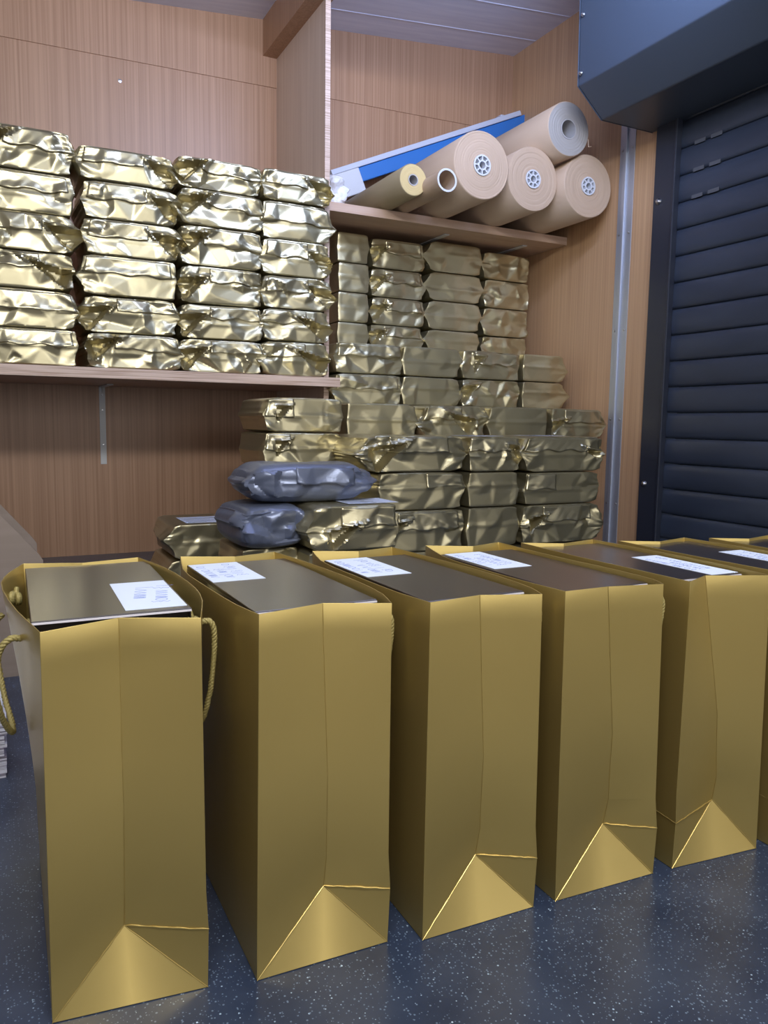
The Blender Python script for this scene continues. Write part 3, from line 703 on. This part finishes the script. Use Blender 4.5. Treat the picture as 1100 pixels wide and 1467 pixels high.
for i in range(1, 8):
    t_, org, ex, ey, V, n = make_bag(i, BAGS[i], lab[i], 'L' if i >= 5 else 'R')
    def L3(x, y, z): return (x-org.x, y-org.y, z)
    Lp = resample([BAGS[i]['B'][2]]+BAGS[i]['L']+[BAGS[i]['F'][0]], 11)      # left rim, back to front
    Rp = resample([BAGS[i]['F'][1]]+BAGS[i]['R']+[BAGS[i]['B'][0]], 11)
    # knots of the cord just inside the rim
    for p, s_ in ((Lp[8], .010), (Lp[3], .010), (Rp[2], -.009), (Rp[8], -.009)):
        rnd = random.Random(i*10+int(p.y*100)); K = MB()
        c = Vector(L3(p.x+s_, p.y, .307)); pts = []
        for q in range(26):
            a = q/25*4*math.pi; pts.append(c+Vector((.0035*math.sin(a*.5), .0045*math.cos(a), .0045*math.sin(a)+q*.0001)))
        K.tube(pts, .0032, 8); K.tube([c, c+Vector((s_*.2, .004, .012))], [.0035, .0022], 8)
        K.build('cord_knot', ROPE, t_)
    if i == 1:
        x = Lp[7].x
        rope(t_, [L3(.016, .702, .307), L3(.008, .700, .308), L3(.000, .702, .298), L3(-.005, .710, .270), L3(-.001, .725, .235), L3(.006, .742, .213), L3(.008, .765, .210), L3(.001, .79, .24), L3(-.003, .812, .290), L3(.004, .815, .303)])
    if i <= 4:
        xr = .164 if i == 1 else Rp[2].x-.003
        y0 = Rp[2].y
        rope(t_, [L3(xr-.004, y0-.012, .312), L3(xr+.006, y0-.012, .311), L3(xr+.010, y0-.010, .295), L3(xr+.008, y0-.004, .25), L3(xr+.003, y0+.010, .213), L3(xr+.003, y0+.045, .203), L3(xr+.004, y0+.08, .225), L3(xr+.004, y0+.10, .29), L3(xr-.006, y0+.10, .305)])

# ------------------------------------------------------------------ black boxes in the bags
def scribble(parent, w_, l_, rows, seed, z):
    """handwritten lines running along local +x, several rows, blue ink"""
    rnd = random.Random(seed); mb = MB()
    for ri in range(rows):
        yb = l_*.5-(ri+.9)*l_/(rows+.7); x = -w_*.36+rnd.uniform(0, .1)*w_; xe = w_*(.36 if ri % 2 == 0 else .15)
        h_ = l_/(rows+1)*.62
        while x < xe:
            pts = []; ww = h_*rnd.uniform(.6, 1.0); kind = rnd.randrange(5)
            for q in range(9):
                u = q/8
                if kind == 0: p = (x+ww*(.5-.5*math.cos(u*6.28)), yb+h_*.5*(1+math.sin(u*6.28)))
                elif kind == 1: p = (x+ww*u, yb+h_*abs(math.sin(u*6.28)))
                elif kind == 2: p = (x+ww*.3+ww*.2*u, yb+h_*1.5*(1-u))
                elif kind == 3: p = (x+ww*u, yb+h_*(1-abs(2*u-1)))
                else: p = (x+ww*(.2+.5*math.sin(u*9.4)**2), yb+h_*(1.2-u*1.5))
                pts.append(p)
            for (ax_, ay_), (bx_, by_) in zip(pts[:-1], pts[1:]):
                d = Vector((bx_-ax_, by_-ay_)); 
                if d.length < 1e-6: continue
                d.normalize(); e = Vector((-d.y, d.x))*.00030; c_ = d*.0001
                mb.add([(ax_-e.x, ay_-e.y, z), (bx_-e.x, by_-e.y, z), (bx_+e.x, by_+e.y, z), (ax_+e.x, ay_+e.y, z),
                        (ax_-e.x, ay_-e.y, z+.0001), (bx_-e.x, by_-e.y, z+.0001), (bx_+e.x, by_+e.y, z+.0001), (ax_+e.x, ay_+e.y, z+.0001)],
                       [(4,5,6,7),(0,1,5,4),(1,2,6,5),(2,3,7,6),(3,0,4,7)])
            x += ww*1.15
            if rnd.random() < .2: x += h_*.6
    return mb.build('handwriting', INK, parent)
def make_box(i, fl, yaw, w_, l_, zt, lab_rect, rot, label, warp=0):
    t_ = thing('black_gift_box', (fl[0], fl[1], .002), label, 'gift box', 'black boxes inside the gold bags', yaw)
    hb = zt-.002-.0105
    iw = min(w_-.003, .121)
    MB().box((.007, .025, 0), (iw, l_-.001, hb)).build('box_body', BOXM, t_, bevel=.001)
    MB().box((.0075, .0238, hb-.004), (iw-.0005, .0250, hb+.0002)).build('body_edge', EDGE, t_)
    # lid: tray whose front is slightly open, with a bare card edge
    z0, z1 = hb+.0004, zt-.002
    ld = MB(); ld.box((0, .002, z1-.0028), (w_, l_, z1)); ld.box((0, .004, z0), (.0016, l_, z1-.003)); ld.box((w_-.0016, .004, z0), (w_, l_, z1-.003)); ld.box((0, l_-.0016, z0), (w_, l_, z1-.003))
    ld.build('lid', BOXM, t_, bevel=.0007)
    MB().box((0.0004, .0008, z1-.0027), (w_-.0004, .0020, z1-.0012)).build('lid_edge', EDGE, t_)['label'] = 'bare white card edge of the lid'
    MB().box((.002, .0100, z0), (w_-.002, .0114, z1-.003)).build('lid_flap', BOXM, t_)
    if lab_rect:
        x0, x1, y0, y1 = lab_rect
        s_ = MB().box((-(x1-x0)/2, -(y1-y0)/2, 0), ((x1-x0)/2, (y1-y0)/2, .0003)).build('sticker', STICK, t_)
        s_.location = ((x0+x1)/2, (y0+y1)/2, z1+.0001); s_['label'] = 'pale handwritten sticker'
        W_, H_ = x1-x0, y1-y0
        if rot in (90, -90): hw = scribble(s_, H_, W_, 2 if i == 1 else 3, i*3, 0)
        else: hw = scribble(s_, W_, H_, 4, i*3, 0)
        hw.location = (0, 0, .0003); hw.rotation_euler = (0, 0, math.radians(rot))
        if i == 1: hw.rotation_euler = (0, 0, math.radians(-100))
    return t_
make_box(1, (.0230, .6660), -.02, .128, .250, .3285, (.074, .126, .012, .130), -90, 'black gift box in the leftmost gold bag, its sticker at the front right')
make_box(2, (.1990, .6345), .018, .119, .245, .3265, (.0008, .057, .138, .2425), 90, 'black gift box in the second bag from the left, sticker at the back left')
make_box(3, (.3570, .6090), .025, .112, .240, .3265, (.0008, .056, .128, .2385), 90, 'black gift box in the third bag from the left, dull top with back left sticker')
make_box(4, (.5050, .5925), .010, .112, .240, .3265, (.006, .059, .130, .2385), 90, 'black gift box in the fourth bag from the left, top reflecting brown wood')
make_box(5, (.6570, .5925), -.01, .103, .240, .3265, (.060, .1025, .006, .130), 90, 'black gift box in the fifth bag from the left, sticker along its right edge')
make_box(6, (.8000, .5600), -.01, .103, .240, .3265, (.060, .1025, .030, .150), 90, 'black gift box in the sixth bag, sticker cut by the right edge')
make_box(7, (.9480, .5300), -.01, .103, .240, .3265, None, 90, 'black gift box in the farthest right bag, hardly visible')

# ------------------------------------------------------------------ left edge: carton, white box on a paper stack
cb = thing('cardboard_carton', (-.15, 1.6, 0), 'brown cardboard carton with a sloping top edge at the left border', 'cardboard box')
MB().prism([(-.35, 0), (.229, 0), (.231, .222), (.224, .234), (.10, .388), (-.1, .42), (-.35, .42)], 'y', 0, .004).build('front_panel', CARD, cb)
MB().prism([(-.35, 0), (.229, 0), (.231, .222), (.224, .234), (.10, .388), (-.1, .42), (-.35, .42)], 'y', .22, .224).build('back_panel', CARD, cb)
MB().box((.225, .004, 0), (.229, .22, .20)).build('side_panel', CARD, cb)
MB().box((-.35, .004, 0), (.225, .22, .004)).build('bottom_panel', CARD, cb)
ps = MB(); rnd = random.Random(3)
for k in range(14):
    d = rnd.uniform(-.003, .002); ps.box((-.30, 1.14+d*.5, k*.0060+.0002), (.003+d, 1.35, k*.0060+.0056))
o = ps.build('paper_stack', PAPEDGE); tag(o, 'stack of white printed sheets lying on the counter at the left border', 'paper', kind='stuff')
o = MB().box((-.29, 1.15, .0845), (.001, 1.34, .19)).build('white_carton', PAPER, bevel=.003); tag(o, 'plain white box resting on the paper stack at the left border', 'box')
